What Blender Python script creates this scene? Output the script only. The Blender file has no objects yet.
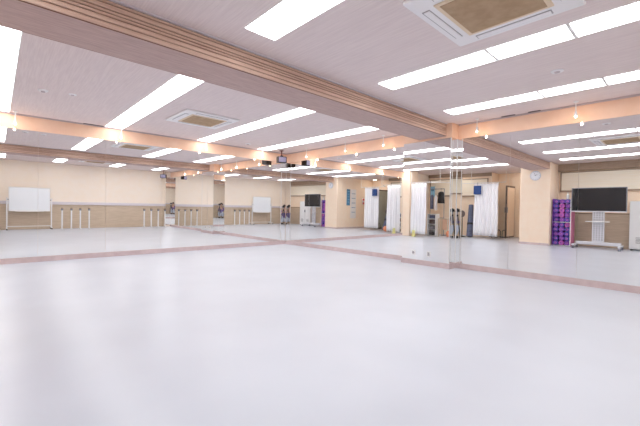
import bpy, bmesh, math, random
from math import sin, cos, pi, radians
from mathutils import Vector, Matrix
random.seed(4)
SC = bpy.context.scene
C = SC.collection

# ------------------------------------------------------------------ sizes (metres; lens height = 1)
AX, BY = 5.879, 7.688            # east mirror plane, north mirror plane
H, SO = 2.491, 2.241             # ceiling, underside of the warm soffit
PX, PY0, PY1 = 5.660, 2.808, 3.755   # mirrored pilaster
BM0, BM1, BMZ = 2.899, 3.440, 2.276  # beam
WX, SY = -1.22, -1.25            # west wall (south part), south wall
NX = -2.25                       # west wall of the storage bay
DX = -3.00                       # deeper recess with the door
CX, CY0, CY1 = -0.27, 2.885, 3.69    # west column
BB = 0.088

# ------------------------------------------------------------------ materials
def mat(name, col, rough=.6, metal=0., spec=.5, emit=None, estr=0., alpha=None, trans=0.):
    m = bpy.data.materials.new(name); m.use_nodes = True
    b = m.node_tree.nodes['Principled BSDF']
    b.inputs['Base Color'].default_value = (*col, 1)
    b.inputs['Roughness'].default_value = rough
    b.inputs['Metallic'].default_value = metal
    b.inputs['Specular IOR Level'].default_value = spec
    if emit: b.inputs['Emission Color'].default_value = (*emit, 1); b.inputs['Emission Strength'].default_value = estr
    if trans: b.inputs['Transmission Weight'].default_value = trans
    return m
def s2l(r, g, b):
    f = lambda c: (c/255/12.92) if c/255 <= .04045 else ((c/255+.055)/1.055)**2.4
    return (f(r), f(g), f(b))
def grain(name, c1, c2, scale=(1, 1, 1), nscale=4, rough=.6, detail=4, bump=0., spec=.5, lo=.35, hi=.65):
    """two-tone noise stretched along one axis"""
    m = mat(name, c1, rough, spec=spec); nt = m.node_tree; b = nt.nodes['Principled BSDF']
    tc = nt.nodes.new('ShaderNodeTexCoord'); mp = nt.nodes.new('ShaderNodeMapping')
    mp.inputs['Scale'].default_value = scale
    nz = nt.nodes.new('ShaderNodeTexNoise'); nz.inputs['Scale'].default_value = nscale; nz.inputs['Detail'].default_value = detail
    cr = nt.nodes.new('ShaderNodeValToRGB')
    cr.color_ramp.elements[0].position = lo; cr.color_ramp.elements[1].position = hi
    cr.color_ramp.elements[0].color = (*c1, 1); cr.color_ramp.elements[1].color = (*c2, 1)
    L = nt.links.new
    L(tc.outputs['Object'], mp.inputs['Vector']); L(mp.outputs['Vector'], nz.inputs['Vector'])
    L(nz.outputs['Fac'], cr.inputs['Fac']); L(cr.outputs['Color'], b.inputs['Base Color'])
    if bump:
        bp = nt.nodes.new('ShaderNodeBump'); bp.inputs['Strength'].default_value = bump; bp.inputs['Distance'].default_value = .01
        L(nz.outputs['Fac'], bp.inputs['Height']); L(bp.outputs['Normal'], b.inputs['Normal'])
    return m

M = {}
M['floor'] = grain('floor_vinyl', s2l(203, 209, 219), s2l(208, 214, 224), (1, 1, 1), 1.3, rough=.30, spec=.42, detail=2)
M['ceiling'] = grain('ceiling_board', s2l(227, 213, 212), s2l(236, 223, 221), (30, 1.2, 1), 3, rough=.85, spec=.2, detail=5)
M['soffit'] = grain('soffit_paper', s2l(244, 205, 177), s2l(248, 212, 187), (1, 1, 1), 5, rough=.7, spec=.2)
M['wall'] = grain('wall_paper', s2l(255, 241, 224), s2l(255, 243, 229), (1, 1, 1), 6, rough=.75, spec=.2)
M['peach'] = grain('peach_wall_paper', s2l(254, 232, 208), s2l(255, 236, 214), (1, 1, 1), 6, rough=.75, spec=.2)
M['cream'] = grain('cream_blind', s2l(250, 240, 220), s2l(252, 245, 230), (1, 1, 30), 2, rough=.7, spec=.2)
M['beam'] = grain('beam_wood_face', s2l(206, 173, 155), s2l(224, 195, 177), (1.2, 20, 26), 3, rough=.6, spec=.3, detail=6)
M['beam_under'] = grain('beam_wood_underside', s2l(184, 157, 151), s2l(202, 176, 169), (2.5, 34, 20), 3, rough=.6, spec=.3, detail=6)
M['groove'] = mat('beam_groove', s2l(128, 88, 68), .8)
M['dado'] = grain('dado_wood', s2l(206, 186, 162), s2l(220, 201, 179), (1.2, 1.2, 22), 3, rough=.55, spec=.3, detail=5)
M['brown'] = grain('brown_trim', s2l(164, 142, 122), s2l(178, 156, 136), (2, 2, 20), 3, rough=.6)
M['ledge'] = mat('ledge_white', s2l(226, 220, 226), .5)
M['base'] = grain('pink_baseboard', s2l(206, 186, 186), s2l(215, 196, 195), (3, 3, 3), 3, rough=.55, spec=.3)
M['crown'] = mat('crown_strip', s2l(196, 182, 186), .7)
M['mirror'] = mat('mirror_silver', (.95, .955, .95), 0.0, 1.0)
M['edge'] = mat('mirror_edge', s2l(236, 236, 236), .35)
M['diff'] = mat('lamp_diffuser', (1, 1, 1), .6, emit=(.98, .985, 1), estr=6.9)
M['fill_diff'] = mat('fill_light_diffuser', (1, 1, 1), .6, emit=(1, .93, .85), estr=38.0)  # warm emitter of the added fill lights in the bay
M['bulb'] = mat('bulb_glow', (1, .9, .75), .4, emit=(1, .86, .68), estr=9.0)
M['white'] = mat('white_paint', s2l(240, 240, 240), .45)
M['plastic'] = mat('white_plastic', s2l(244, 242, 244), .5)
M['acgrille'] = grain('air_filter_tan', s2l(176, 150, 122), s2l(188, 162, 134), (1, 1, 1), 12, rough=.9, spec=.1)
M['acframe'] = mat('cassette_cream', s2l(232, 212, 186), .6)
M['dark'] = mat('black_plastic', s2l(34, 32, 34), .45)
M['slot'] = mat('dark_slot', s2l(110, 104, 106), .8)
M['slotl'] = mat('grey_slot', s2l(176, 172, 176), .8)
M['screen'] = mat('screen_glass', s2l(34, 34, 38), .22, spec=.5)
M['steel'] = mat('silver_metal', s2l(226, 227, 233), .35, .15)
M['steelg'] = mat('grey_metal', s2l(150, 152, 162), .4, .6)
M['board'] = mat('whiteboard_face', s2l(244, 248, 252), .25)
M['curtain'] = grain('curtain_cloth', s2l(246, 246, 250), s2l(250, 250, 252), (3, 3, 1), 2, rough=.9, spec=.1)
M['clock'] = mat('clock_face', s2l(240, 244, 250), .5)
M['clockrim'] = mat('clock_rim', s2l(214, 220, 232), .4)
M['purple'] = grain('foam_purple', s2l(122, 70, 170), s2l(150, 92, 196), (1, 1, 1), 30, rough=.8)
M['violet'] = grain('foam_violet', s2l(70, 60, 150), s2l(98, 86, 180), (1, 1, 1), 30, rough=.8)
M['pinkf'] = grain('foam_pink', s2l(190, 90, 180), s2l(206, 112, 194), (1, 1, 1), 30, rough=.8)
M['core'] = mat('foam_core', s2l(186, 112, 200), .8)
M['pinkp'] = mat('pink_panel', s2l(214, 130, 170), .6)
M['blue'] = mat('blue_cloth', s2l(50, 78, 136), .8)
M['lblue'] = mat('light_blue_paper', s2l(150, 205, 236), .7)
M['notice'] = mat('notice_blue', s2l(84, 140, 180), .7)
M['red'] = mat('red_plastic', s2l(214, 60, 56), .5)
M['yellow'] = mat('yellow_plastic', s2l(240, 234, 160), .5)
M['orange'] = mat('orange_rubber', s2l(232, 150, 110), .6)
M['greyblue'] = grain('mat_greyblue', s2l(92, 98, 124), s2l(112, 118, 142), (1, 1, 1), 20, rough=.85)
M['glassdoor'] = mat('frosted_glass', s2l(200, 208, 200), .3)
M['doorframe'] = mat('dark_door_frame', s2l(98, 84, 80), .5)
M['door'] = mat('beige_door', s2l(246, 228, 208), .5)
M['shirt'] = mat('purple_shirt', s2l(140, 120, 176), .85)
M['jeans'] = mat('pale_jeans', s2l(214, 220, 234), .85)
M['skin'] = mat('skin', s2l(222, 180, 158), .6)
M['hair'] = mat('dark_hair', s2l(40, 30, 28), .6)
M['maroon'] = mat('red_brown_pole', s2l(120, 60, 60), .5)
M['lavender'] = mat('lavender_grille', s2l(140, 134, 160), .6)

# ------------------------------------------------------------------ mesh helpers
class MB:
    def __init__(s): s.bm = bmesh.new()
    def box(s, x0, x1, y0, y1, z0, z1, bev=0., mtx=None):
        r = bmesh.ops.create_cube(s.bm, size=1)
        bmesh.ops.scale(s.bm, vec=(x1-x0, y1-y0, z1-z0), verts=r['verts'])
        bmesh.ops.translate(s.bm, vec=((x0+x1)/2, (y0+y1)/2, (z0+z1)/2), verts=r['verts'])
        vs = r['verts']
        if bev:
            es = list({e for v in vs for e in v.link_edges})
            q = bmesh.ops.bevel(s.bm, geom=es, offset=bev, segments=2, affect='EDGES', profile=.5)
            vs = list({v for f in q['faces'] for v in f.verts} | {v for v in vs if v.is_valid})
        if mtx is not None: bmesh.ops.transform(s.bm, matrix=mtx, verts=vs)
        return s
    def cyl(s, p, q, r, r2=None, n=16, caps=True):
        p, q = Vector(p), Vector(q); d = q-p
        m = Matrix.Translation((p+q)/2) @ d.to_track_quat('Z', 'Y').to_matrix().to_4x4()
        bmesh.ops.create_cone(s.bm, cap_ends=caps, segments=n, radius1=r, radius2=r if r2 is None else r2, depth=d.length, matrix=m)
        return s
    def tube(s, pts, r, n=10):
        pts = [Vector(p) for p in pts]; rings = []
        for i, p in enumerate(pts):
            d = (pts[min(i+1, len(pts)-1)]-pts[max(i-1, 0)]).normalized()
            q = d.to_track_quat('Z', 'Y')
            rings.append([s.bm.verts.new(p + q @ Vector((r*cos(2*pi*k/n), r*sin(2*pi*k/n), 0))) for k in range(n)])
        for a, b in zip(rings, rings[1:]):
            for k in range(n): s.bm.faces.new((a[k], a[(k+1) % n], b[(k+1) % n], b[k]))
        s.bm.faces.new(rings[0][::-1]); s.bm.faces.new(rings[-1])
        return s
    def lathe(s, prof, o=(0, 0, 0), axis='Z', n=24):
        rings = []
        for r, z in prof:
            ring = []
            for k in range(n):
                a = 2*pi*k/n
                v = (r*cos(a), r*sin(a), z) if axis == 'Z' else (z, r*cos(a), r*sin(a))
                ring.append(s.bm.verts.new((v[0]+o[0], v[1]+o[1], v[2]+o[2])))
            rings.append(ring)
        for a, b in zip(rings, rings[1:]):
            for k in range(n): s.bm.faces.new((a[k], a[(k+1) % n], b[(k+1) % n], b[k]))
        s.bm.faces.new(rings[0]); s.bm.faces.new(rings[-1])
        return s
    def build(s, name, m, parent=None, smooth=False, loc=None, rot=None):
        bmesh.ops.recalc_face_normals(s.bm, faces=s.bm.faces)
        me = bpy.data.meshes.new(name); s.bm.to_mesh(me); s.bm.free()
        me.materials.append(m)
        if smooth:
            me.shade_smooth()
            try: me.set_sharp_from_angle(angle=radians(40))
            except Exception: pass
        o = bpy.data.objects.new(name, me); C.objects.link(o)
        if parent: o.parent = parent
        if loc: o.location = loc
        if rot: o.rotation_euler = rot
        return o
def thing(name, label, cat, loc=(0, 0, 0), rz=0., group=None):
    o = bpy.data.objects.new(name, None); C.objects.link(o)
    o.location = loc; o.rotation_euler = (0, 0, rz); o.empty_display_size = .1
    o['label'] = label; o['category'] = cat
    if group: o['group'] = group
    return o
def tag(o, label, cat, group=None):
    o['label'] = label; o['category'] = cat
    if group: o['group'] = group
    return o
def struct(o, label=None, cat=None):
    o['kind'] = 'structure'
    if label: o['label'] = label
    if cat: o['category'] = cat
    return o
def box(name, m, *a, parent=None, bev=0.): return MB().box(*a, bev=bev).build(name, m, parent)
def dup(root, loc, rz=None, label=None, group=None):
    r = root.copy(); C.objects.link(r); r.location = loc
    if rz is not None: r.rotation_euler = (0, 0, rz)
    if label: r['label'] = label
    if group: r['group'] = group
    for ch in list(root.children):
        c = ch.copy(); C.objects.link(c); c.parent = r
        for g in list(ch.children):
            d = g.copy(); C.objects.link(d); d.parent = c
    return r

# ------------------------------------------------------------------ shell
struct(box('floor', M['floor'], DX-.1, AX+.1, SY-.1, BY+.1, -.1, 0), 'pale grey lavender vinyl dance floor', 'floor')
struct(box('ceiling', M['ceiling'], DX-.1, AX+.1, SY-.1, BY+.1, H, H+.1), 'off-white boarded ceiling with fine grain', 'ceiling')
struct(box('wall_north', M['wall'], NX-.1, AX+.1, BY+.010, BY+.1, 0, H), 'wall carrying the north mirrors', 'wall')
struct(box('wall_east', M['wall'], AX+.010, AX+.1, SY, BY+.010, 0, H), 'wall carrying the east mirrors', 'wall')
struct(box('wall_south', M['wall'], WX-.1, AX+.010, SY-.1, SY, 0, H), 'cream wall above the wooden dado', 'wall')
struct(box('wall_west', M['peach'], WX-.1, WX, SY, CY0, 0, H), 'peach wall behind the screen stand', 'wall')
struct(box('wall_recess', M['peach'], DX-.1, DX, CY1-.12, 5.30, 0, H), 'peach wall at the back of the door recess', 'wall')
w = struct(box('wall_storage', M['peach'], DX-.1, NX, 5.30, BY+.010, 0, H), 'peach wall behind the curtained storage bay', 'wall')
struct(box('wall_partition', M['peach'], DX, CX-.5, CY1-.12, CY1-.002, 0, H), 'peach partition wall beside the column', 'wall')
struct(MB().box(WX, CX, CY0, CY1, 0, H, bev=.008).build('column', M['peach']), 'square peach column carrying the beam and the clock', 'column')
struct(MB().box(-.78, -.22, 7.36, BY+.008, 0, H, bev=.008).build('column', M['peach']), 'peach column at the end of the north mirrors', 'column')
# soffits with a thin crown strip, both walls and round the pilaster
struct(box('trim_1', M['soffit'], -.22, AX-.001, BY-.004, BY+.009, SO, H-.001), 'warm lit peach soffit band above the north mirrors', 'soffit')
struct(box('trim_2', M['soffit'], AX-.004, AX+.009, PY1+.004, BY-.004, SO, H-.001), 'warm lit peach soffit band above the east mirrors', 'soffit')
struct(box('trim_3', M['soffit'], AX-.004, AX+.009, SY+.001, PY0-.004, SO, H-.001), 'warm lit peach soffit band south of the mirrored pilaster', 'soffit')
struct(MB().box(PX-.004, AX+.009, PY0-.004, PY1+.004, SO, H-.001).build('trim_4', M['soffit']), 'peach soffit capping the mirrored pilaster', 'soffit')
struct(box('trim_5', M['crown'], -.22, AX-.03, BY-.030, BY-.004, H-.022, H-.001), 'thin crown strip above the north soffit', 'trim')
struct(box('trim_6', M['crown'], AX-.030, AX-.004, PY1+.03, BY-.03, H-.022, H-.001), 'thin crown strip above the east soffit', 'trim')
struct(box('trim_7', M['crown'], AX-.030, AX-.004, SY+.002, PY0-.03, H-.022, H-.001), 'thin crown strip above the soffit south of the pilaster', 'trim')
struct(box('wall_pilaster', M['wall'], PX+.010, AX+.009, PY0+.010, PY1-.010, 0, SO), 'core of the mirrored pilaster', 'pilaster')
# baseboards
struct(box('baseboard_north', M['base'], -.22, AX-.001, BY-.012, BY+.009, 0, BB), 'dusty pink baseboard under the north mirrors', 'baseboard')
struct(box('baseboard_east', M['base'], AX-.012, AX+.009, PY1+.012, BY-.012, 0, BB), 'dusty pink baseboard between corner and pilaster', 'baseboard')
struct(box('baseboard_east', M['base'], AX-.012, AX+.009, SY+.02, PY0-.012, 0, BB), 'dusty pink baseboard south of the pilaster', 'baseboard')
struct(box('baseboard_pilaster', M['base'], PX-.012, AX+.009, PY0-.012, PY1+.012, 0, BB), 'dusty pink baseboard round the mirrored pilaster', 'baseboard')
struct(MB().box(DX, CX+.012, CY1-.001, CY1+.012, 0, .06).build('baseboard_partition', M['base']), 'low baseboard of the partition', 'baseboard')
struct(MB().box(CX-.001, CX+.012, CY0, CY1, 0, .06).build('baseboard_column', M['base']), 'low baseboard of the column', 'baseboard')
# dado + ledge
struct(box('trim_8', M['dado'], WX, PX+.008, SY, SY+.02, 0, .92), 'brown wood-grain dado on the south wall', 'dado')
struct(box('trim_9', M['ledge'], WX, PX-.001, SY, SY+.07, .92, 1.03, bev=.004), 'white ledge topping the south dado', 'ledge')
struct(box('trim_10', M['dado'], WX, WX+.02, SY+.07, CY0, 0, .96), 'brown wood-grain dado behind the screen stand', 'dado')
struct(box('trim_11', M['brown'], WX, WX+.03, SY+.07, CY0, .96, 1.0), 'brown rail above the west dado', 'rail')
struct(box('trim_12', M['brown'], WX, WX+.10, SY+.07, CY0-.001, 2.27, H-.001), 'brown lintel over the framed cream panel', 'trim')
# framed cream panels over the windows
def blind(name, x, y0, y1, z0, z1, lab):
    p = struct(box(name, M['cream'], x, x+.03, y0, y1, z0, z1), lab, 'window')
    f = MB()
    for a in ((y0-.03, y0, z0-.03, z1+.03), (y1, y1+.03, z0-.03, z1+.03), (y0, y1, z0-.035, z0), (y0, y1, z1, z1+.025)):
        f.box(x+.001, x+.05, *a)
    f.build('frame', M['brown'], p)
    MB().box(x+.03, x+.045, y0, y1, z0, z0+.02).build('pull_bar', M['brown'], p)
blind('window_1', WX, -1.1, 2.80, 1.66, 2.22, 'long framed window covered by a cream blind above the screen')
blind('window_2', NX, 5.45, 7.6, 1.60, 2.25, 'framed window covered by a cream blind behind the storage bay')
struct(box('trim_13', M['brown'], NX, NX+.08, 5.30, BY, 2.36, H-.001), 'brown lintel over the storage bay wall', 'trim')

# ------------------------------------------------------------------ beam
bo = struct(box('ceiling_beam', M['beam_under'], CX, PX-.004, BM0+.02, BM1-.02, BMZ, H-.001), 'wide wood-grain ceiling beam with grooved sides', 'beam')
for sgn, y in ((-1, BM0), (1, BM1)):
    f = MB(); D = H-.001-BMZ
    zs = [BMZ+D*u for u in (0, .13, .19, .32, .38, .44, .50, .56, .62, .75, .81, .87, .93, 1)]
    off = [0, .008, 0, .009, 0, .009, 0, .009, 0, .009, 0, .009, 0]
    for (z0, z1), d in zip(zip(zs, zs[1:]), off):
        y0, y1 = (y+d, y+.02) if sgn < 0 else (y-.02, y-d)
        f.box(CX, PX-.004, y0, y1, z0+.005, z1)
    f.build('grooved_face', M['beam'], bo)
    g = MB(); y0, y1 = (y+.014, y+.02) if sgn < 0 else (y-.02, y-.014)
    g.box(CX, PX-.004, y0, y1, BMZ, H-.002); g.build('groove_shadow_gap', M['groove'], bo)
    y0, y1 = (y-.012, y+.02) if sgn < 0 else (y-.02, y+.012)
    MB().box(CX, PX-.004, y0, y1, H-.012, H-.001).build('top_moulding', M['ledge'], bo)

# ------------------------------------------------------------------ mirrors
def mirror(axis, a0, a1, plane, depth, label, rz=0., trims=(), z0=BB, z1=SO, lean=0.):
    """panel in plane; axis 'x': runs along x facing -y; 'y': runs along y facing -x; '-s': faces -y / '+n': faces +y"""
    g = .0012
    t = thing('mirror_panel', label, 'mirror', group='wall mirrors of the dance room')
    w2 = (a1-a0)/2-g
    b = MB(); b.box(-w2, w2, 0, .006, z0+.001, z1-.001)
    p = b.build('glass', M['mirror'], t)
    for s in (-1, 1):
        e = MB(); x = s*w2
        ww = .008 if s in trims else .0026
        dd = -.004 if s in trims else .0008
        e.box(min(x, x+s*-ww), max(x, x+s*-ww), dd-.0004, .0065, z0+.001, z1-.001)
        e.build('edge', M['edge'], t)
    c = (a0+a1)/2
    if axis == 'x': t.location = (c, plane+(.0042 if lean else 0), 0); t.rotation_euler = (lean, 0, rz)
    if axis == 'y': t.location = (plane, c, 0); t.rotation_euler = (0, 0, -pi/2+rz)
    if axis == 'n': t.location = (c, plane, 0); t.rotation_euler = (0, 0, pi+rz)
    return t
DN = radians(0.0)
nx = [-.22, .535, 1.545, 2.57, 3.60, 4.65, 5.71]
nl = ['tall mirror panel on the north wall, beside the peach column', 'tall north mirror panel reflecting the wheeled whiteboard', 'tall north mirror panel reflecting the first cluster of white barre stands',
      'tall north mirror panel between the second and third warm lamps', 'tall north mirror panel showing the mirrored pilaster in the distance', 'tall north mirror panel next to the narrow corner strip']
LEAN = .0034   # the north mirrors lean very slightly into the room
for k in range(6): mirror('x', nx[k], nx[k+1], BY, 1, nl[k], lean=LEAN)
CORNER = radians(.36)
mirror('x', 5.71, AX-.004, BY-.0008, 1, 'narrow mirror strip filling the north wall up to the corner', rz=CORNER, trims=(-1,), lean=LEAN)
ey = [PY1+.002, 4.65, 5.45, 6.71, 7.40, BY-.003]
el = ['mirror panel on the east wall directly north of the pilaster', 'mirror panel on the east wall reflecting the hanging white curtains', 'wide east mirror panel reflecting the distant black screen',
      'east mirror panel second from the room corner', 'narrow east mirror strip touching the room corner']
for k in range(5): mirror('y', ey[k], ey[k+1], AX, 1, el[k])
mirror('y', PY0+.006, 3.30, PX, 1, 'front mirror of the pilaster, half beside the steel-trimmed edge', trims=(1,))
mirror('y', 3.30, PY1-.002, PX, 1, 'front mirror of the pilaster, half reflecting the tall curtain')
mirror('x', PX+.002, AX-.001, PY0, 1, 'slim mirror on the south side face of the pilaster', rz=CORNER, trims=(1,))
mirror('n', PX+.002, AX-.001, PY1, 1, 'slim mirror on the north side face of the pilaster')
mirror('y', 2.72, PY0-.001, AX, 1, 'hand-wide mirror strip against the south side of the pilaster', trims=(1,))
mirror('y', 1.955, 2.72, AX, 1, 'east mirror panel reflecting the curtain and the beam')
mirror('y', 1.075, 1.955, AX, 1, 'east mirror panel reflecting the column clock and foam rollers')
mirror('y', .10, 1.075, AX, 1, 'east mirror panel reflecting the big black screen')
mirror('y', -.60, .10, AX, 1, 'east mirror panel nearest the south end')
mirror('y', -.995, -.60, AX, 1, 'last east mirror panel against the wooden dado')

struct(box('wall_corner_pilaster', M['wall'], PX+.010, AX+.009, SY+.001, -1.01, 0, H-.001), 'core of the slim mirrored pilaster in the south-east corner', 'pilaster')
mirror('n', PX+.004, AX-.001, -1.0, 1, 'slim mirror strip on the corner pilaster beside the wooden dado')
mirror('y', SY+.075, -1.003, PX, 1, 'narrow mirror on the inner face of the corner pilaster')

# wall sockets on the pilaster mirrors
for y, l in ((3.50, 'round white floor-level socket on the pilaster mirror'), (3.19, 'square white floor-level socket near the trimmed pilaster edge')):
    t = thing('wall_socket', l, 'socket', (PX-.001, y, .215))
    MB().box(-.010, 0, -.035, .035, -.045, .045, bev=.003).build('cover_plate', M['white'], t)
    if y > 3.3: MB().cyl((-.014, 0, 0), (-.008, 0, 0), .024, n=20).build('outlet', M['slotl'], t)
    else:
        MB().box(-.013, -.009, -.02, .02, -.03, .03).build('outlet', M['slotl'], t)

# ------------------------------------------------------------------ ceiling light strips
LW = .295
def light(x, y0, y1, joints, label):
    t = thing('ceiling_light', label, 'ceiling light', (x+.012, 0, H), group='long flush ceiling lights')
    ys = [y0]+joints+[y1]
    f = MB(); f.box(-.010, LW+.010, y0-.010, y1+.010, -.003, -.0005); f.build('frame', M['white'], t)
    for a, b in zip(ys, ys[1:]):
        MB().box(.0, LW, a+.014 if a != y0 else a, b-.014 if b != y1 else b, -.007, -.0035, bev=.001).build('diffuser', M['diff'], t)
    for a in joints: MB().box(-.006, LW+.006, a-.013, a+.013, -.010, -.0035, bev=.002).build('divider', M['white'], t)
SJ = [.70, 1.33]; NJ = [4.49, 5.16, 6.39]
names = ['over the tripod', 'second from the screen wall', 'between cassette and mirrored wall', 'nearest the east mirrors']
for x, n in zip((-.08, 1.50, 3.29, 4.88), names):
    light(x, -.53, 2.56, SJ, 'white light strip south of the beam, '+n)
    light(x-(.07 if x < 0 else 0), 3.77, 7.605, NJ, 'white light strip north of the beam, '+n)

def fill_downlight(x, y, label):  # added fill lights, brighten the dim storage bay and door recess
    t = thing('fill_downlight', label, 'ceiling light', (x, y, H), group='round fill lights added to brighten the storage bay')
    MB().lathe([(.13, -.0005), (.13, -.010), (.11, -.014)], n=28).build('ring', M['white'], t, True)
    MB().cyl((0, 0, -.018), (0, 0, -.0135), .10, n=28).build('diffuser', M['fill_diff'], t)
fill_downlight(-1.75, 6.35, 'round fill light added above the garment rack')
fill_downlight(-2.45, 4.25, 'round fill light added in the door recess')

# ------------------------------------------------------------------ cassette air conditioners
def cassette(label, loc):
    t = thing('air_conditioner', label, 'air conditioner', loc, group='ceiling cassette air conditioners')
    s = .455
    MB().box(-s, s, -s, s, -.032, -.0005, bev=.012).build('body', M['plastic'], t)
    MB().box(-.30, .30, -.30, .30, -.040, -.028, bev=.006).build('grille_frame', M['acframe'], t)
    g = MB().box(-.265, .265, -.265, .265, -.044, -.036).build('intake_grille', M['acgrille'], t)
    for k in range(4):
        m = Matrix.Rotation(k*pi/2, 4, 'Z')
        v = MB().box(-.27, .27, .345, .405, -.036, -.030, mtx=m).build('air_outlet', M['slotl'], t)
        MB().box(-.262, .262, .349, .396, -.041, -.035, bev=.002, mtx=m @ Matrix.Rotation(.0, 4, 'X')).build('louvre', M['plastic'], v)
    return t
ac = cassette('square white cassette air conditioner with tan filter near the screen side of the beam', (2.575, .99, H))
dup(ac, (2.575, 5.73, H), label='square white cassette air conditioner with tan filter north of the beam')

# small ceiling fittings
def disc(name, x, y, r, h, label, cat, m=M['plastic']):
    t = thing(name, label, cat, (x, y, H))
    MB().lathe([(r, 0-.0005), (r, -h*.5), (r*.8, -h)], n=24).build('base', m, t, True)
    MB().lathe([(r*.45, -h), (r*.40, -h*1.5), (r*.1, -h*1.6)], n=20).build('sensor_dome', M['crown'], t, True)
disc('smoke_detector', .45, 5.83, .055, .02, 'round white smoke detector on the ceiling near the first light strip', 'smoke detector')
disc('smoke_detector', .76, 5.76, .045, .012, 'smaller flat white ceiling sensor beside the smoke detector', 'sensor')
disc('smoke_detector', 4.33, 7.15, .07, .015, 'flat white ceiling sensor near the north soffit', 'sensor')
disc('smoke_detector', 4.33, 1.00, .06, .012, 'small white ceiling sensor between the two light strips near the east mirrors', 'sensor')
for x, y, dx, dy, l in ((1.33, 7.63, .16, .012, 'narrow dark air slot over the north soffit'), (5.82, 1.98, .012, .10, 'narrow dark air slot over the east soffit by the first lamp'),
                        (5.82, 1.62, .012, .08, 'short dark air slot over the east soffit between two lamps')):
    o = MB().box(-dx, dx, -dy, dy, -.012, -.0005, bev=.003).build('air_slot', M['slot'], loc=(x, y, H-.0)); tag(o, l, 'air vent')

# ------------------------------------------------------------------ small warm spot lamps hanging by the soffit
def spot(x, y, label):
    t = thing('pendant_spot', label, 'lamp', (x, y, H), group='small warm spots along the soffits')
    MB().lathe([(.030, -.0005), (.030, -.012), (.012, -.02)], n=16).build('ceiling_rose', M['white'], t, True)
    MB().cyl((0, 0, -.015), (0, 0, -.15), .006, n=8).build('rod', M['white'], t)
    MB().lathe([(.008, -.13), (.013, -.15), (.022, -.19), (.024, -.20)], n=18).build('shade', M['white'], t, True)
    MB().lathe([(.012, -.196), (.015, -.205), (.011, -.217), (.003, -.222)], n=16).build('bulb', M['bulb'], t, True)
    ld = bpy.data.lights.new('spot_glow', 'POINT'); ld.energy = .6 if y > 7 else .85; ld.color = (1, .70, .44); ld.shadow_soft_size = .012
    lo = bpy.data.objects.new('spot_glow', ld); C.objects.link(lo); lo.parent = t; lo.location = (0, 0, -.238)
for k, x in enumerate((.23, 1.76, 3.47, 4.97)):
    spot(x, BY-.19, 'small warm spot lamp on the north soffit, '+('closest to the whiteboard side', 'second along from the whiteboard side', 'in line with the far cassette', 'next to the corner loudspeaker')[k])
for k, y in enumerate((1.09, 2.40, 4.26, 5.30, 6.62)):
    spot(AX-.19, y, 'small warm spot lamp on the east soffit, '+('farthest south', 'just south of the pilaster', 'just north of the pilaster', 'midway between pilaster and corner', 'next to the room corner')[k])

# ------------------------------------------------------------------ loudspeakers hanging in the corners
def speaker(x, y, rz, label):
    t = thing('hanging_loudspeaker', label, 'speaker', (x, y, 0), rz)
    MB().lathe([(.05, H-.001), (.05, H-.012), (.02, H-.02)], n=16).build('ceiling_plate', M['maroon'], t, True)
    MB().cyl((0, 0, H-.015), (0, 0, 2.33), .016, n=10).build('pole', M['maroon'], t)
    b = MB().box(-.12, .12, -.08, .08, 2.17, 2.33, bev=.012).build('cabinet', M['dark'], t)
    MB().box(-.10, .10, .078, .086, 2.185, 2.315, bev=.004).build('grille', M['lavender'], b)
    MB().box(-.03, .03, -.03, .03, 2.335, 2.36).build('bracket', M['dark'], t)
speaker(5.46, 7.345, radians(160), 'black loudspeaker on a red-brown pole hanging in the mirrored corner')
speaker(5.43, -.62, radians(35), 'black loudspeaker on a pole hanging above the south-east end of the dado')

# ------------------------------------------------------------------ wheeled whiteboard
t = thing('whiteboard', 'wheeled whiteboard on a white frame before the wooden dado', 'whiteboard', (.91, -.98, 0))
bp = MB().box(-.56, .56, -.012, .012, .70, 1.50, bev=.004).build('board', M['board'], t)
f = MB(); f.box(-.575, .575, -.018, .018, .665, .70); f.box(-.575, .575, -.018, .018, 1.50, 1.525); f.box(-.579, -.56, -.018, .018, .665, 1.525); f.box(.56, .579, -.018, .018, .665, 1.525); f.build('board_frame', M['white'], t)
MB().box(-.4, .4, .018, .07, .655, .67).build('pen_tray', M['white'], t)
for s in (-1, 1):
    MB().box(s*.62-.018, s*.62+.018, -.018, .018, .075, 1.15, bev=.003).build('post', M['white'], t)
    ft = MB().box(s*.62-.018, s*.62+.018, -.21, .21, .055, .085, bev=.003).build('foot', M['white'], t)
    for q in (-1, 1):
        MB().cyl((s*.62-.012, q*.19, .0285), (s*.62+.012, q*.19, .0285), .028, n=16).build('caster', M['dark'], ft)
MB().box(-.62, .62, -.012, .012, .115, .14).build('cross_bar', M['white'], t)
for s in (-1, 1): MB().cyl((s*.57, 0, 1.08), (s*.61, 0, 1.08), .02, n=14).build('pivot_knob', M['steelg'], t)

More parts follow.
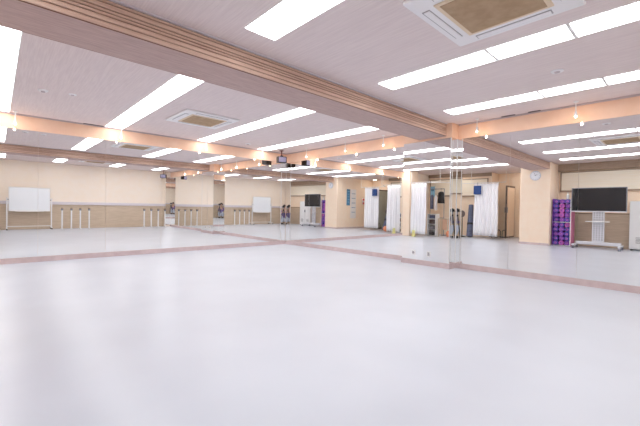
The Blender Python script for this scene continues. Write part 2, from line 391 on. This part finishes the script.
# ------------------------------------------------------------------ white barre stands against the south wall
def barre():
    t = thing('barre_stand', '', 'barre stand', (0, 0, 0))
    MB().cyl((0, 0, .02), (0, 0, .71), .025, n=14).build('post', M['white'], t, True)
    MB().box(-.03, .03, -.16, .16, .0, .025, bev=.006).build('foot', M['white'], t)
    c = MB().box(-.035, .035, -.04, .04, .71, .77, bev=.006).build('clamp', M['steelg'], t)
    MB().cyl((0, -.12, .79), (0, .12, .79), .022, n=12).build('bar', M['brown'], t, True)
    return t
b0 = barre()
pos = [('first', 1.83, 0), ('first', 2.12, 1), ('first', 2.40, 2), ('first', 2.69, 3), ('second', 4.70, 0), ('second', 4.99, 1), ('second', 5.28, 2), ('second', 5.57, 3)]
ordw = ['end one on the whiteboard side', 'second from the whiteboard side', 'third from the whiteboard side', 'end one toward the loudspeaker']
for k, (g, x, i) in enumerate(pos):
    lab = 'white barre stand in the cluster %s, %s' % ('beside the whiteboard' if g == 'first' else 'under the south-east loudspeaker', ordw[i])
    if k == 0: b0.location = (x, -.79, 0); b0['label'] = lab; b0['group'] = 'white barre stands by the dado'
    else: dup(b0, (x, -.79, 0), label=lab, group='white barre stands by the dado')

# ------------------------------------------------------------------ screen on a wheeled stand
t = thing('screen_stand', 'large black flat screen on a silver wheeled stand', 'television', (-.40, 1.77, 0), -pi/2)  # local +y faces east
sc = MB().box(-.605, .605, -.035, .02, 1.02, 1.70, bev=.006).build('screen_casing', M['steelg'], t)
MB().box(-.588, .588, .016, .024, 1.052, 1.685, bev=.002).build('display', M['screen'], sc)
MB().box(-.605, .605, .0, .028, 1.020, 1.048, bev=.002).build('bottom_bezel', M['steel'], sc)
MB().box(-.16, .16, -.085, -.035, 1.15, 1.55, bev=.006).build('wall_bracket', M['steelg'], t)
col = MB().box(-.135, .135, -.14, -.10, .16, 1.5, bev=.008).build('column', M['steel'], t)
h = MB()
for i in range(4):
    for j in range(13): h.cyl((-.09+.06*i, -.101, .25+.062*j), (-.09+.06*i, -.097, .25+.062*j), .014, n=8)
h.build('cable_hole', M['slot'], col)
MB().box(-.25, .25, -.12, .16, .745, .765, bev=.004).build('shelf', M['white'], t)
fb = MB(); fb.box(-.50, .50, -.16, -.06, .10, .19, bev=.012); fb.build('base_bar', M['steel'], t)
for s in (-1, 1):
    ft = MB().box(s*.50-.035, s*.50+.035, -.30, .30, .075, .125, bev=.01).build('foot', M['steel'], t)
    for q in (-1, 1):
        MB().cyl((s*.50-.022, q*.25, .036), (s*.50+.022, q*.25, .036), .035, n=18).build('caster', M['steelg'], ft)

# ------------------------------------------------------------------ foam roller rack
RX, RY = -.66, 2.625     # centre; front faces east
rk = thing('roller_rack', 'narrow open rack holding purple foam rollers beside the column', 'rack', (RX, RY, 0))
for dx in (-.2, .2): MB().box(dx-.012, dx+.012, -.232, -.214, 0, 1.42).build('upright', M['white'], rk)
MB().box(-.2, .2, .214, .226, 0, 1.40).build('side_panel', M['purple'], rk)
MB().box(-.2, .2, -.250, -.236, .02, 1.40).build('side_panel', M['pinkp'], rk)
for z in (.012, .702):
    MB().box(-.2, .2, -.214, .214, z, z+.012).build('shelf', M['white'], rk)
for z in (.33, .95): MB().box(-.205, .205, -.2135, -.2085, z, z+.012).build('shelf_clip', M['white'], rk)
def roller(m, ring):
    o = MB().lathe([(.0665, -.17), (.0665, .17), (.034, .171), (.034, .130)], axis='X', n=20).build('foam_roller', M[m], None, True)
    MB().lathe([(.034, .132), (.034, .173), (.019, .173), (.019, .132)], axis='X', n=16).build('core', M[ring], o, True)
    return o
src = {c: roller(c, 'core') for c in ('purple', 'violet', 'pinkf')}
used = set()
cols = {'purple': 'purple', 'violet': 'deep violet', 'pinkf': 'pink'}
pat = ['purple', 'pinkf', 'violet', 'violet', 'purple', 'violet', 'violet', 'purple', 'purple', 'violet', 'purple', 'violet', 'pinkf', 'violet', 'purple', 'violet', 'purple', 'violet', 'purple', 'pinkf', 'purple', 'violet', 'pinkf', 'violet']
rows = ['bottom', 'second lowest', 'third lowest', 'fourth lowest', 'fifth lowest', 'fifth from top', 'fourth from top', 'third from top', 'second from top', 'topmost']
pn = ['beside the pink panel', 'in the middle', 'beside the column']
for r in range(10):
    z = (.0245 if r < 5 else .7145)+.067+(r % 5)*.1345
    for c in range(3):
        m = pat[(r*3+c) % 24]
        y = RY-.138+c*.138
        lab = '%s foam roller, %s row of rack, %s' % (cols[m], rows[r], pn[c])
        if m not in used: o = src[m]; used.add(m)
        else:
            o = src[m].copy(); C.objects.link(o)
            for ch in src[m].children: d = ch.copy(); C.objects.link(d); d.parent = o
        o.location = (RX+.018*((r*7+c*5) % 4-1.5), y, z); tag(o, lab, 'foam roller', 'foam rollers on the rack')
o = thing('spray_bottle', 'small white bottle standing on top of the roller rack', 'bottle', (RX+.12, RY-.13, 1.388))
MB().box(-.035, .035, -.03, .03, 0, .014).build('stand', M['white'], o)
MB().lathe([(.034, .014), (.036, .12), (.014, .15), (.012, .17)], n=16).build('body', M['white'], o, True)
MB().box(-.012, .04, -.012, .012, .17, .20, bev=.004).build('nozzle', M['plastic'], o)

# ------------------------------------------------------------------ white cabinet by the screen
t = thing('storage_cabinet', 'low white metal cabinet with vents next to the screen stand', 'cabinet', (-1.0, .70, 0), -pi/2)
MB().box(-.45, .45, -.18, .17, .03, 1.33, bev=.008).build('body', M['white'], t)
for s in (-1, 1):
    d = MB().box(s*.224-.218, s*.224+.218, .17, .185, .06, 1.31, bev=.004).build('door', M['white'], t)
    MB().box(s*.03-.01, s*.03+.01, .185, .205, .72, .86, bev=.003).build('handle', M['steelg'], d)
    v = MB()
    for k in range(5): v.box(s*.224-.09, s*.224+.09, .184, .187, .20+.035*k, .212+.035*k)
    v.build('vent', M['slot'], d)
for a in (-.4, .4):
    for b in (-.14, .14): MB().cyl((a, b, 0), (a, b, .031), .022, n=12).build('foot', M['dark'], t)

# ------------------------------------------------------------------ clock
t = thing('wall_clock', 'round pale blue-grey wall clock high on the peach column', 'clock', (CX+.001, 3.27, 2.10))
MB().lathe([(.14, 0), (.145, .012), (.145, .028), (.128, .034)], axis='X', n=40).build('case', M['clockrim'], t, True)
MB().cyl((.030, 0, 0), (.0355, 0, 0), .127, n=40).build('dial', M['clock'], t)
for n, a, l, w in (('hour_hand', radians(60), .065, .008), ('minute_hand', radians(-20), .10, .005)):
    MB().box(.0365, .0385, -w/2, w/2, -.01, l, mtx=Matrix.Rotation(a, 4, 'X')).build(n, M['dark'], t)
tk = MB()
for k in range(12): tk.box(.0355, .037, -.003, .003, .10, .118, mtx=Matrix.Rotation(k*pi/6, 4, 'X'))
tk.build('hour_mark', M['steelg'], t)

# ------------------------------------------------------------------ west bay: door, notices, alarm
d = struct(box('door_1', M['glassdoor'], -2.94, -2.16, 4.70, 4.725, .06, 1.90), 'frosted glass door leaf in a dark frame standing open in the recess', 'door')
f = MB(); f.box(-2.16, -2.10, 4.69, 4.735, .01, 1.96); f.box(-2.999, -2.96, 4.705, 4.735, .01, 1.96); f.box(-2.94, -2.16, 4.69, 4.735, 1.90, 1.96); f.box(-2.94, -2.16, 4.69, 4.735, .01, .06); f.build('door_frame', M['doorframe'], d)
MB().box(-2.94, -2.165, 4.692, 4.699, .06, 1.90).build('door_face', M['door'], d)
for y in (4.66, 4.735): MB().box(-2.15, -2.11, y, y+.03, .95, 1.15, bev=.003).build('door_handle', M['steelg'], d)
PYW = CY1
def poster(name, x0, x1, z0, z1, m, label, cat, y=PYW):
    t = thing(name, label, cat, ((x0+x1)/2, y, (z0+z1)/2)); w2, h2 = (x1-x0)/2, (z1-z0)/2
    MB().box(-w2, w2, 0, .006, -h2, h2).build('sheet', M[m], t)
    q = MB()
    for k in range(5): q.box(-w2*.7, w2*.6, .006, .007, h2*(.7-.32*k)-.01, h2*(.7-.32*k)+.012)
    q.build('print_block', M['lblue' if m == 'notice' else 'notice'], t)
poster('wall_notice', -1.20, -.95, 1.14, 1.95, 'notice', 'tall blue printed notice on the peach partition wall', 'notice')
poster('paper_sheet', -1.66, -1.24, .50, 1.95, 'white', 'large white sheet beside the blue notice on the partition', 'paper')
t = thing('fire_alarm', 'red fire alarm button and lamp on the peach partition wall', 'fire alarm', (-2.2, PYW, 1.36))
MB().box(-.07, .07, 0, .03, -.16, .18, bev=.006).build('plate', M['plastic'], t)
MB().lathe([(.05, 0), (.045, .03), (.015, .05)], n=20).build('lamp', M['red'], t, True, loc=(0, .03, .10), rot=(-pi/2, 0, 0))
MB().box(-.045, .045, .03, .045, -.14, -.04, bev=.004).build('button', M['red'], t)

# ------------------------------------------------------------------ curtain track and curtains
RZ = 2.02
path = [(-1.18, 4.42), (-1.18, 5.62), (-1.05, 5.95), (-.45, 6.25), (-.24, 6.55), (-.24, 7.355)]
t = thing('curtain_rail', 'thin white curtain rail hung from the ceiling before the storage bay', 'curtain rail')
MB().tube([(x, y, RZ) for x, y in path], .012, n=8).build('track', M['white'], t)
for x, y in (path[0], path[1], path[3], path[5]):
    yy = y if y < 7.3 else 7.3
    MB().cyl((x, yy, RZ), (x, yy, H-.001), .007, n=8).build('hanger_rod', M['white'], t)
def curtain(x, y0, y1, label, folds, seed, zb=.10, flare=.0, zt=RZ-.03):
    rnd = random.Random(seed)
    t = thing('curtain', label, 'curtain', (x, (y0+y1)/2, 0), group='white changing-bay curtains')
    bm = bmesh.new(); n = folds*10; rowsn = 14; L = y1-y0; grid = []
    ph = [rnd.uniform(.7, 1.3) for _ in range(folds+1)]
    for r in range(rowsn+1):
        u = r/rowsn; z = zt+(zb-zt)*u; row = []
        for k in range(n+1):
            s = k/n; a = ph[min(int(s*folds), folds)]
            amp = (.026+.022*u)*a
            y = -L/2+L*s*(1)+(s-.5)*flare*u + .010*sin(7*u+9*s)
            row.append(bm.verts.new((amp*sin(2*pi*folds*s+.8*u*sin(5*s+seed)), y, z)))
        grid.append(row)
    for r in range(rowsn):
        for k in range(n): bm.faces.new((grid[r][k], grid[r][k+1], grid[r+1][k+1], grid[r+1][k]))
    mb = MB(); mb.bm.free(); mb.bm = bm
    o = mb.build('cloth', M['curtain'], t, True)
    sm = o.modifiers.new('thickness', 'SOLIDIFY'); sm.thickness = .004
    hk = MB()
    for k in range(folds+1): hk.cyl((0, -L/2+L*k/folds, zt-.01), (0, -L/2+L*k/folds, RZ-.012), .004, n=6)
    hk.build('hook', M['steelg'], t)
curtain(-1.18, 4.66, 5.50, 'wide bunched white curtain on the rail next to the open door leaf', 7, 3)
curtain(-.24, 6.66, 7.30, 'white curtain drawn against the column at the end of the north mirrors', 5, 8)

# things kept in the storage bay
def hang(name, x, y, z0, z1, w, m, label, cat, d=.03):
    t = thing(name, label, cat, (x, y, 0))
    MB().box(-d, d, -w/2, w/2, z0, z1, bev=.01).build('cloth', M[m], t)
    MB().cyl((0, 0, z1-.005), (0, 0, RZ+.02 if z1 > 1.5 else z1+.08), .005, n=8).build('hook', M['steelg'], t)
hang('towel', -1.06, 5.34, 1.60, 1.915, .26, 'blue', 'dark blue towel hung over the rail end of the wide curtain', 'towel')
t = thing('wall_poster', 'light blue poster on the storage bay wall beneath the rail', 'poster', (NX+.052, 7.50, 1.78))
MB().box(0, .006, -.10, .10, -.22, .22).build('sheet', M['lblue'], t)
MB().box(.006, .008, -.06, .07, .02, .12).build('picture', M['notice'], t)
t = thing('shelf_unit', 'narrow white shelf unit with dark boxes in the storage bay', 'shelf unit', (-1.15, 6.87, 0))
for s in (-1, 1): MB().box(-.15, .15, s*.17-.01, s*.17+.01, 0, .86).build('side', M['white'], t)
for z in (.02, .25, .46, .66, .84): MB().box(-.15, .15, -.16, .16, z, z+.015).build('shelf', M['white'], t)
MB().box(-.155, -.145, -.16, .16, .02, .855).build('back_panel', M['white'], t)
for z, m, hh, l in ((.0355, 'dark', .10, 'black box on the lowest shelf of the white unit'), (.2655, 'steelg', .12, 'grey box on the second shelf of the white unit'),
                (.4755, 'doorframe', .15, 'brown box on the middle shelf of the white unit'), (.6755, 'greyblue', .12, 'blue-grey box on the upper shelf of the white unit')):
    o = MB().box(-.12, .12, -.09, .09, 0, hh, bev=.006).build('storage_box', M[m], loc=(-1.13, 6.87, z)); tag(o, l, 'box')
    MB().box(-.115, .115, -.085, .085, hh, hh+.012, bev=.003).build('lid', M['slot'], o)
t = thing('garment_rack', 'metal garment rack in the storage bay', 'clothes rack', (-1.62, 6.98, 0))
for s in (-1, 1):
    MB().cyl((0, s*.30, .02), (0, s*.30, 1.86), .012, n=8).build('post', M['steelg'], t)
    MB().box(-.2, .2, s*.30-.014, s*.30+.014, 0, .025).build('foot', M['steelg'], t)
MB().cyl((0, -.30, 1.85), (0, .30, 1.85), .012, n=8).build('hanging_rail', M['steelg'], t)
MB().cyl((0, -.30, .7), (0, .30, .7), .010, n=8).build('lower_rail', M['steelg'], t)
def coat(y, z0, z1, w, m, label, nm='garment'):
    t = thing(nm, label, 'clothes' if nm == 'garment' else 'bag', (-1.62, y, 0))
    bm = bmesh.new(); prof = [(.30, 1.0), (.55, .985), (1.0, .90), (1.0, .55), (1.12, .2), (1.15, 0)]; rings = []
    for ww, u in prof:
        z = z0+(z1-z0)*u; a, b = .045+.02*(1-u), w/2*ww
        rings.append([bm.verts.new((a*cos(q*pi/8)*(1+.15*sin(3*q)), b*sin(q*pi/8), z)) for q in range(16)])
    for p, q in zip(rings, rings[1:]):
        for k in range(16): bm.faces.new((p[k], p[(k+1) % 16], q[(k+1) % 16], q[k]))
    bm.faces.new(rings[0]); bm.faces.new(rings[-1])
    mb = MB(); mb.bm.free(); mb.bm = bm; mb.build('cloth' if nm == 'garment' else 'body', M[m], t, True)
    MB().tube([(0, 0, z1-.01), (0, 0, 1.80), (.01, .0, 1.83), (.018, 0, 1.85), (.012, 0, 1.868), (-.005, 0, 1.87), (-.017, 0, 1.855)], .004, n=6).build('hook', M['dark'], t)
coat(7.205, 1.05, 1.62, .12, 'greyblue', 'blue-grey top hanging on the garment rack')
coat(7.04, 1.00, 1.60, .12, 'plastic', 'white top hanging on the garment rack')
coat(6.81, 1.28, 1.74, .26, 'dark', 'bulky black bag hanging on the garment rack', 'shoulder_bag')
t = thing('step_stool', 'pale wooden table under the hanging clothes', 'table', (-1.20, 6.42, 0))
MB().box(-.16, .16, -.2, .2, .66, .69, bev=.004).build('top', M['dado'], t)
for a in (-.14, .14):
    for b in (-.18, .18): MB().box(a-.014, a+.014, b-.014, b+.014, 0, .66).build('leg', M['dado'], t)
MB().box(-.15, -.135, -.19, .19, .25, .66).build('back_panel', M['soffit'], t)
t = thing('rolled_mat', 'tall grey-blue exercise mat rolled up and leaning by the curtain', 'exercise mat', (-1.45, 5.72, 0))
b = MB(); b.cyl((.10, .0, .03), (-.22, .10, 1.22), .115, .085, n=24); b.build('roll', M['greyblue'], t, True)
MB().cyl((-.015, .036, .46), (-.035, .042, .53), .113, n=24).build('strap', M['dark'], t)
t = thing('standing_fan', 'black standing fan in the storage bay beside the rolled mat', 'fan', (-1.28, 5.98, 0))
MB().lathe([(.13, 0), (.16, .015), (.03, .04)], n=24).build('base', M['dark'], t, True)
MB().cyl((0, 0, .03), (0, 0, .78), .014, n=10).build('pole', M['dark'], t)
MB().lathe([(.03, -.05), (.12, -.02), (.13, .0), (.12, .02), (.03, .045)], axis='X', o=(0.05, 0, .88), n=24).build('cage', M['doorframe'], t, True)
MB().cyl((-.10, 0, .86), (0.01, 0, .88), .05, n=14).build('motor', M['dark'], t)
o = MB().lathe([(.001, 0)]+[(.13*sin(a*pi/12), .13-.13*cos(a*pi/12)) for a in range(1, 12)]+[(.001, .26)], n=24).build('exercise_ball', M['orange'], None, True, loc=(-.95, 6.1, 0)); tag(o, 'small orange ball on the floor of the storage bay', 'ball')
t = thing('floor_sign', 'yellow folding floor sign beside the drawn curtain', 'floor sign', (-.13, 7.10, 0))
MB().box(-.006, .006, -.055, .055, 0, .24, mtx=Matrix.Translation((.04, 0, .0)) @ Matrix.Rotation(-.2, 4, 'Y')).build('front_board', M['yellow'], t)
MB().box(-.006, .006, -.055, .055, 0, .24, mtx=Matrix.Translation((-.04, 0, .0)) @ Matrix.Rotation(.2, 4, 'Y')).build('back_board', M['yellow'], t)
t = thing('dumbbell_rack', 'low black metal rack on the floor by the beige door', 'rack', (-1.75, 4.86, 0))
for s in (-.18, 0, .18):
    MB().tube([(-.1, s-.06, .008), (-.1, s-.06, .26), (-.1, s-.02, .31), (-.1, s+.02, .31), (-.1, s+.06, .26), (-.1, s+.06, .008)], .010, n=8).build('hoop', M['dark'], t)
MB().box(-.12, .12, -.27, .27, .05, .068).build('bottom_bar', M['dark'], t)

# ------------------------------------------------------------------ camera on a tripod (seen in the mirrored corners) and photographer
TH, PT, RO = .8192, -.0134, .0162
FW = Vector((cos(TH), sin(TH), 0))
t = thing('camera_tripod', 'black camera on a tripod where the picture is taken from', 'tripod', (-.105*FW.x, -.105*FW.y, 0), TH-pi/2)  # local +y = forward
cb = MB().box(-.07, .07, -.05, .02, .955, 1.05, bev=.008).build('camera_body', M['dark'], t)
MB().box(-.03, .03, -.04, .02, 1.045, 1.075, bev=.006).build('viewfinder', M['dark'], cb)
MB().cyl((0, .018, 1.0), (0, .078, 1.0), .034, n=24).build('lens', M['dark'], cb, True)
MB().cyl((0, 0, .90), (0, 0, .957), .022, n=14).build('ball_head', M['steelg'], t, True)
MB().cyl((0, 0, .52), (0, 0, .91), .014, n=12).build('centre_column', M['steelg'], t)
MB().cyl((0, 0, .80), (0, 0, .86), .035, n=16).build('leg_collar', M['dark'], t)
for k in range(3):
    a = 2*pi*k/3+pi-(TH-pi/2)
    MB().cyl((.03*cos(a), .03*sin(a), .83), (.21*cos(a), .21*sin(a), .01), .014, .009, n=10).build('leg', M['dark'], t)

def skinmesh(name, m, verts, edges, rad, parent=None, root=0, sub=2):
    me = bpy.data.meshes.new(name); me.from_pydata([Vector(v) for v in verts], edges, []); me.materials.append(m)
    o = bpy.data.objects.new(name, me); C.objects.link(o)
    if parent: o.parent = parent
    o.modifiers.new('skin', 'SKIN').use_smooth_shade = True
    sv = me.skin_vertices
    if not len(sv): 
        bpy.context.view_layer.update()
    for i, r in enumerate(rad):
        rr = r if isinstance(r, tuple) else (r, r)
        me.skin_vertices[0].data[i].radius = rr
    me.skin_vertices[0].data[root].use_root = True
    s = o.modifiers.new('sub', 'SUBSURF'); s.levels = sub; s.render_levels = sub
    return o
ph = thing('person', 'photographer in a purple shirt and pale trousers crouching behind the tripod', 'person', (-.62*FW.x, -.62*FW.y, 0), TH-pi/2)
# crouching pose, local +y forward; body = skin (head, neck, arms, hands underneath clothing)
V = [(0, -.10, .30), (0, -.08, .45), (0, -.04, .62), (0, 0, .76), (0, .015, .83), (0, .03, .90), (0, .035, .99), (0, .03, 1.045),
     (.15, .0, .74), (.20, .10, .55), (.10, .26, .72), (.07, .33, .84),
     (-.15, .0, .74), (-.20, .10, .55), (-.10, .26, .72), (-.07, .33, .84),
     (.10, -.06, .27), (.15, .24, .46), (.12, .04, .10), (.12, .17, .035),
     (-.10, -.06, .27), (-.15, .24, .46), (-.12, .04, .10), (-.12, .17, .035)]
Eg = [(0, 1), (1, 2), (2, 3), (3, 4), (4, 5), (5, 6), (6, 7), (3, 8), (8, 9), (9, 10), (10, 11), (3, 12), (12, 13), (13, 14), (14, 15),
      (0, 16), (16, 17), (17, 18), (18, 19), (0, 20), (20, 21), (21, 22), (22, 23)]
R = [(.13, .11), (.125, .10), (.14, .10), (.10, .07), .045, .06, .085, .065, .052, .042, .032, .022, .052, .042, .032, .022,
     .08, .058, .042, .035, .08, .058, .042, .035]
body = skinmesh('body', M['skin'], V, Eg, R, ph)
sh = skinmesh('shirt', M['shirt'], [V[i] for i in (0, 1, 2, 3, 8, 9, 12, 13)]+[(.14, .20, .65), (-.14, .20, .65), (0, .01, .80)], [(0, 1), (1, 2), (2, 3), (3, 4), (4, 5), (3, 6), (6, 7), (5, 8), (7, 9), (3, 10)],
              [(.15, .125), (.14, .115), (.155, .115), (.115, .085), .066, .054, .066, .054, .045, .045, .055], ph)
tr = skinmesh('trousers', M['jeans'], [V[i] for i in (0, 16, 17, 18, 20, 21, 22)], [(0, 1), (1, 2), (2, 3), (0, 4), (4, 5), (5, 6)], [(.15, .13), .095, .072, .056, .095, .072, .056], ph)
for s in (-1, 1):
    MB().box(s*.12-.045, s*.12+.045, -.04, .23, .0, .085, bev=.03).build('shoe', M['dark'], ph, True)
    hd = V[11] if s > 0 else V[15]
    for k in range(4):
        bx = hd[0]+s*(-.02+.012*k); skinmesh('finger', M['skin'], [(hd[0], hd[1]-.02, hd[2]), (bx, hd[1]+.03, hd[2]+.02-.012*k), (bx-s*.02, hd[1]+.055, hd[2]+.025-.012*k), (bx-s*.035, hd[1]+.055, hd[2]+.028-.012*k)], [(0, 1), (1, 2), (2, 3)], [.010, .009, .008, .007], body, 0, 1)
    skinmesh('thumb', M['skin'], [(hd[0], hd[1]-.03, hd[2]), (hd[0]-s*.03, hd[1]-.005, hd[2]+.01), (hd[0]-s*.045, hd[1]+.015, hd[2]+.025)], [(0, 1), (1, 2)], [.012, .010, .008], body, 0, 1)
hb = MB(); bmesh.ops.create_uvsphere(hb.bm, u_segments=24, v_segments=16, radius=1)
for v in list(hb.bm.verts):
    if v.co.z < -.1 and v.co.y > .2: v.co.y *= .3
    v.co = Vector((v.co.x*.100, v.co.y*.112-.002+.02, v.co.z*.100+1.025))
hb.build('hair', M['hair'], ph, True)
fc = MB()
for s in (-1, 1): fc.lathe([(.004, 0), (.009, .004), (.004, .010)], o=(s*.032, .125, .985), n=10)
fc.build('eye', M['dark'], ph, True)
MB().cyl((0, .118, .985), (0, .142, .955), .006, .012, n=10).build('nose', M['skin'], ph, True)
MB().box(-.022, .022, .115, .126, .925, .934, bev=.003).build('mouth', M['red'], ph)

# ------------------------------------------------------------------ camera
cd = bpy.data.cameras.new('camera'); cam = bpy.data.objects.new('camera', cd); C.objects.link(cam); SC.camera = cam
cd.sensor_fit = 'HORIZONTAL'; cd.sensor_width = 36; cd.lens = 347.27/640*36; cd.clip_start = .01; cd.clip_end = 60
fwd = Vector((cos(TH)*cos(PT), sin(TH)*cos(PT), sin(PT)))
right = Vector((sin(TH), -cos(TH), 0)); up = right.cross(fwd)
# photo frame is rolled by RO: image right vector
r2 = right*cos(RO) + up*sin(RO); u2 = -right*sin(RO) + up*cos(RO)
m = Matrix((r2, u2, -fwd)).transposed().to_4x4(); m.translation = Vector((0, 0, 1.0))
cam.matrix_world = m

# ------------------------------------------------------------------ world and view
w = bpy.data.worlds.new('world'); SC.world = w; w.use_nodes = True
w.node_tree.nodes['Background'].inputs['Color'].default_value = (.9, .93, 1, 1)
w.node_tree.nodes['Background'].inputs['Strength'].default_value = 0.3
SC.view_settings.view_transform = 'Standard'; SC.view_settings.look = 'None'
SC.view_settings.gamma = 1; SC.view_settings.use_curve_mapping = False
SC.view_settings.exposure = 0.0
cy = SC.cycles
cy.max_bounces = 14; cy.glossy_bounces = 10; cy.diffuse_bounces = 6; cy.caustics_reflective = True
cy.sample_clamp_indirect = 8
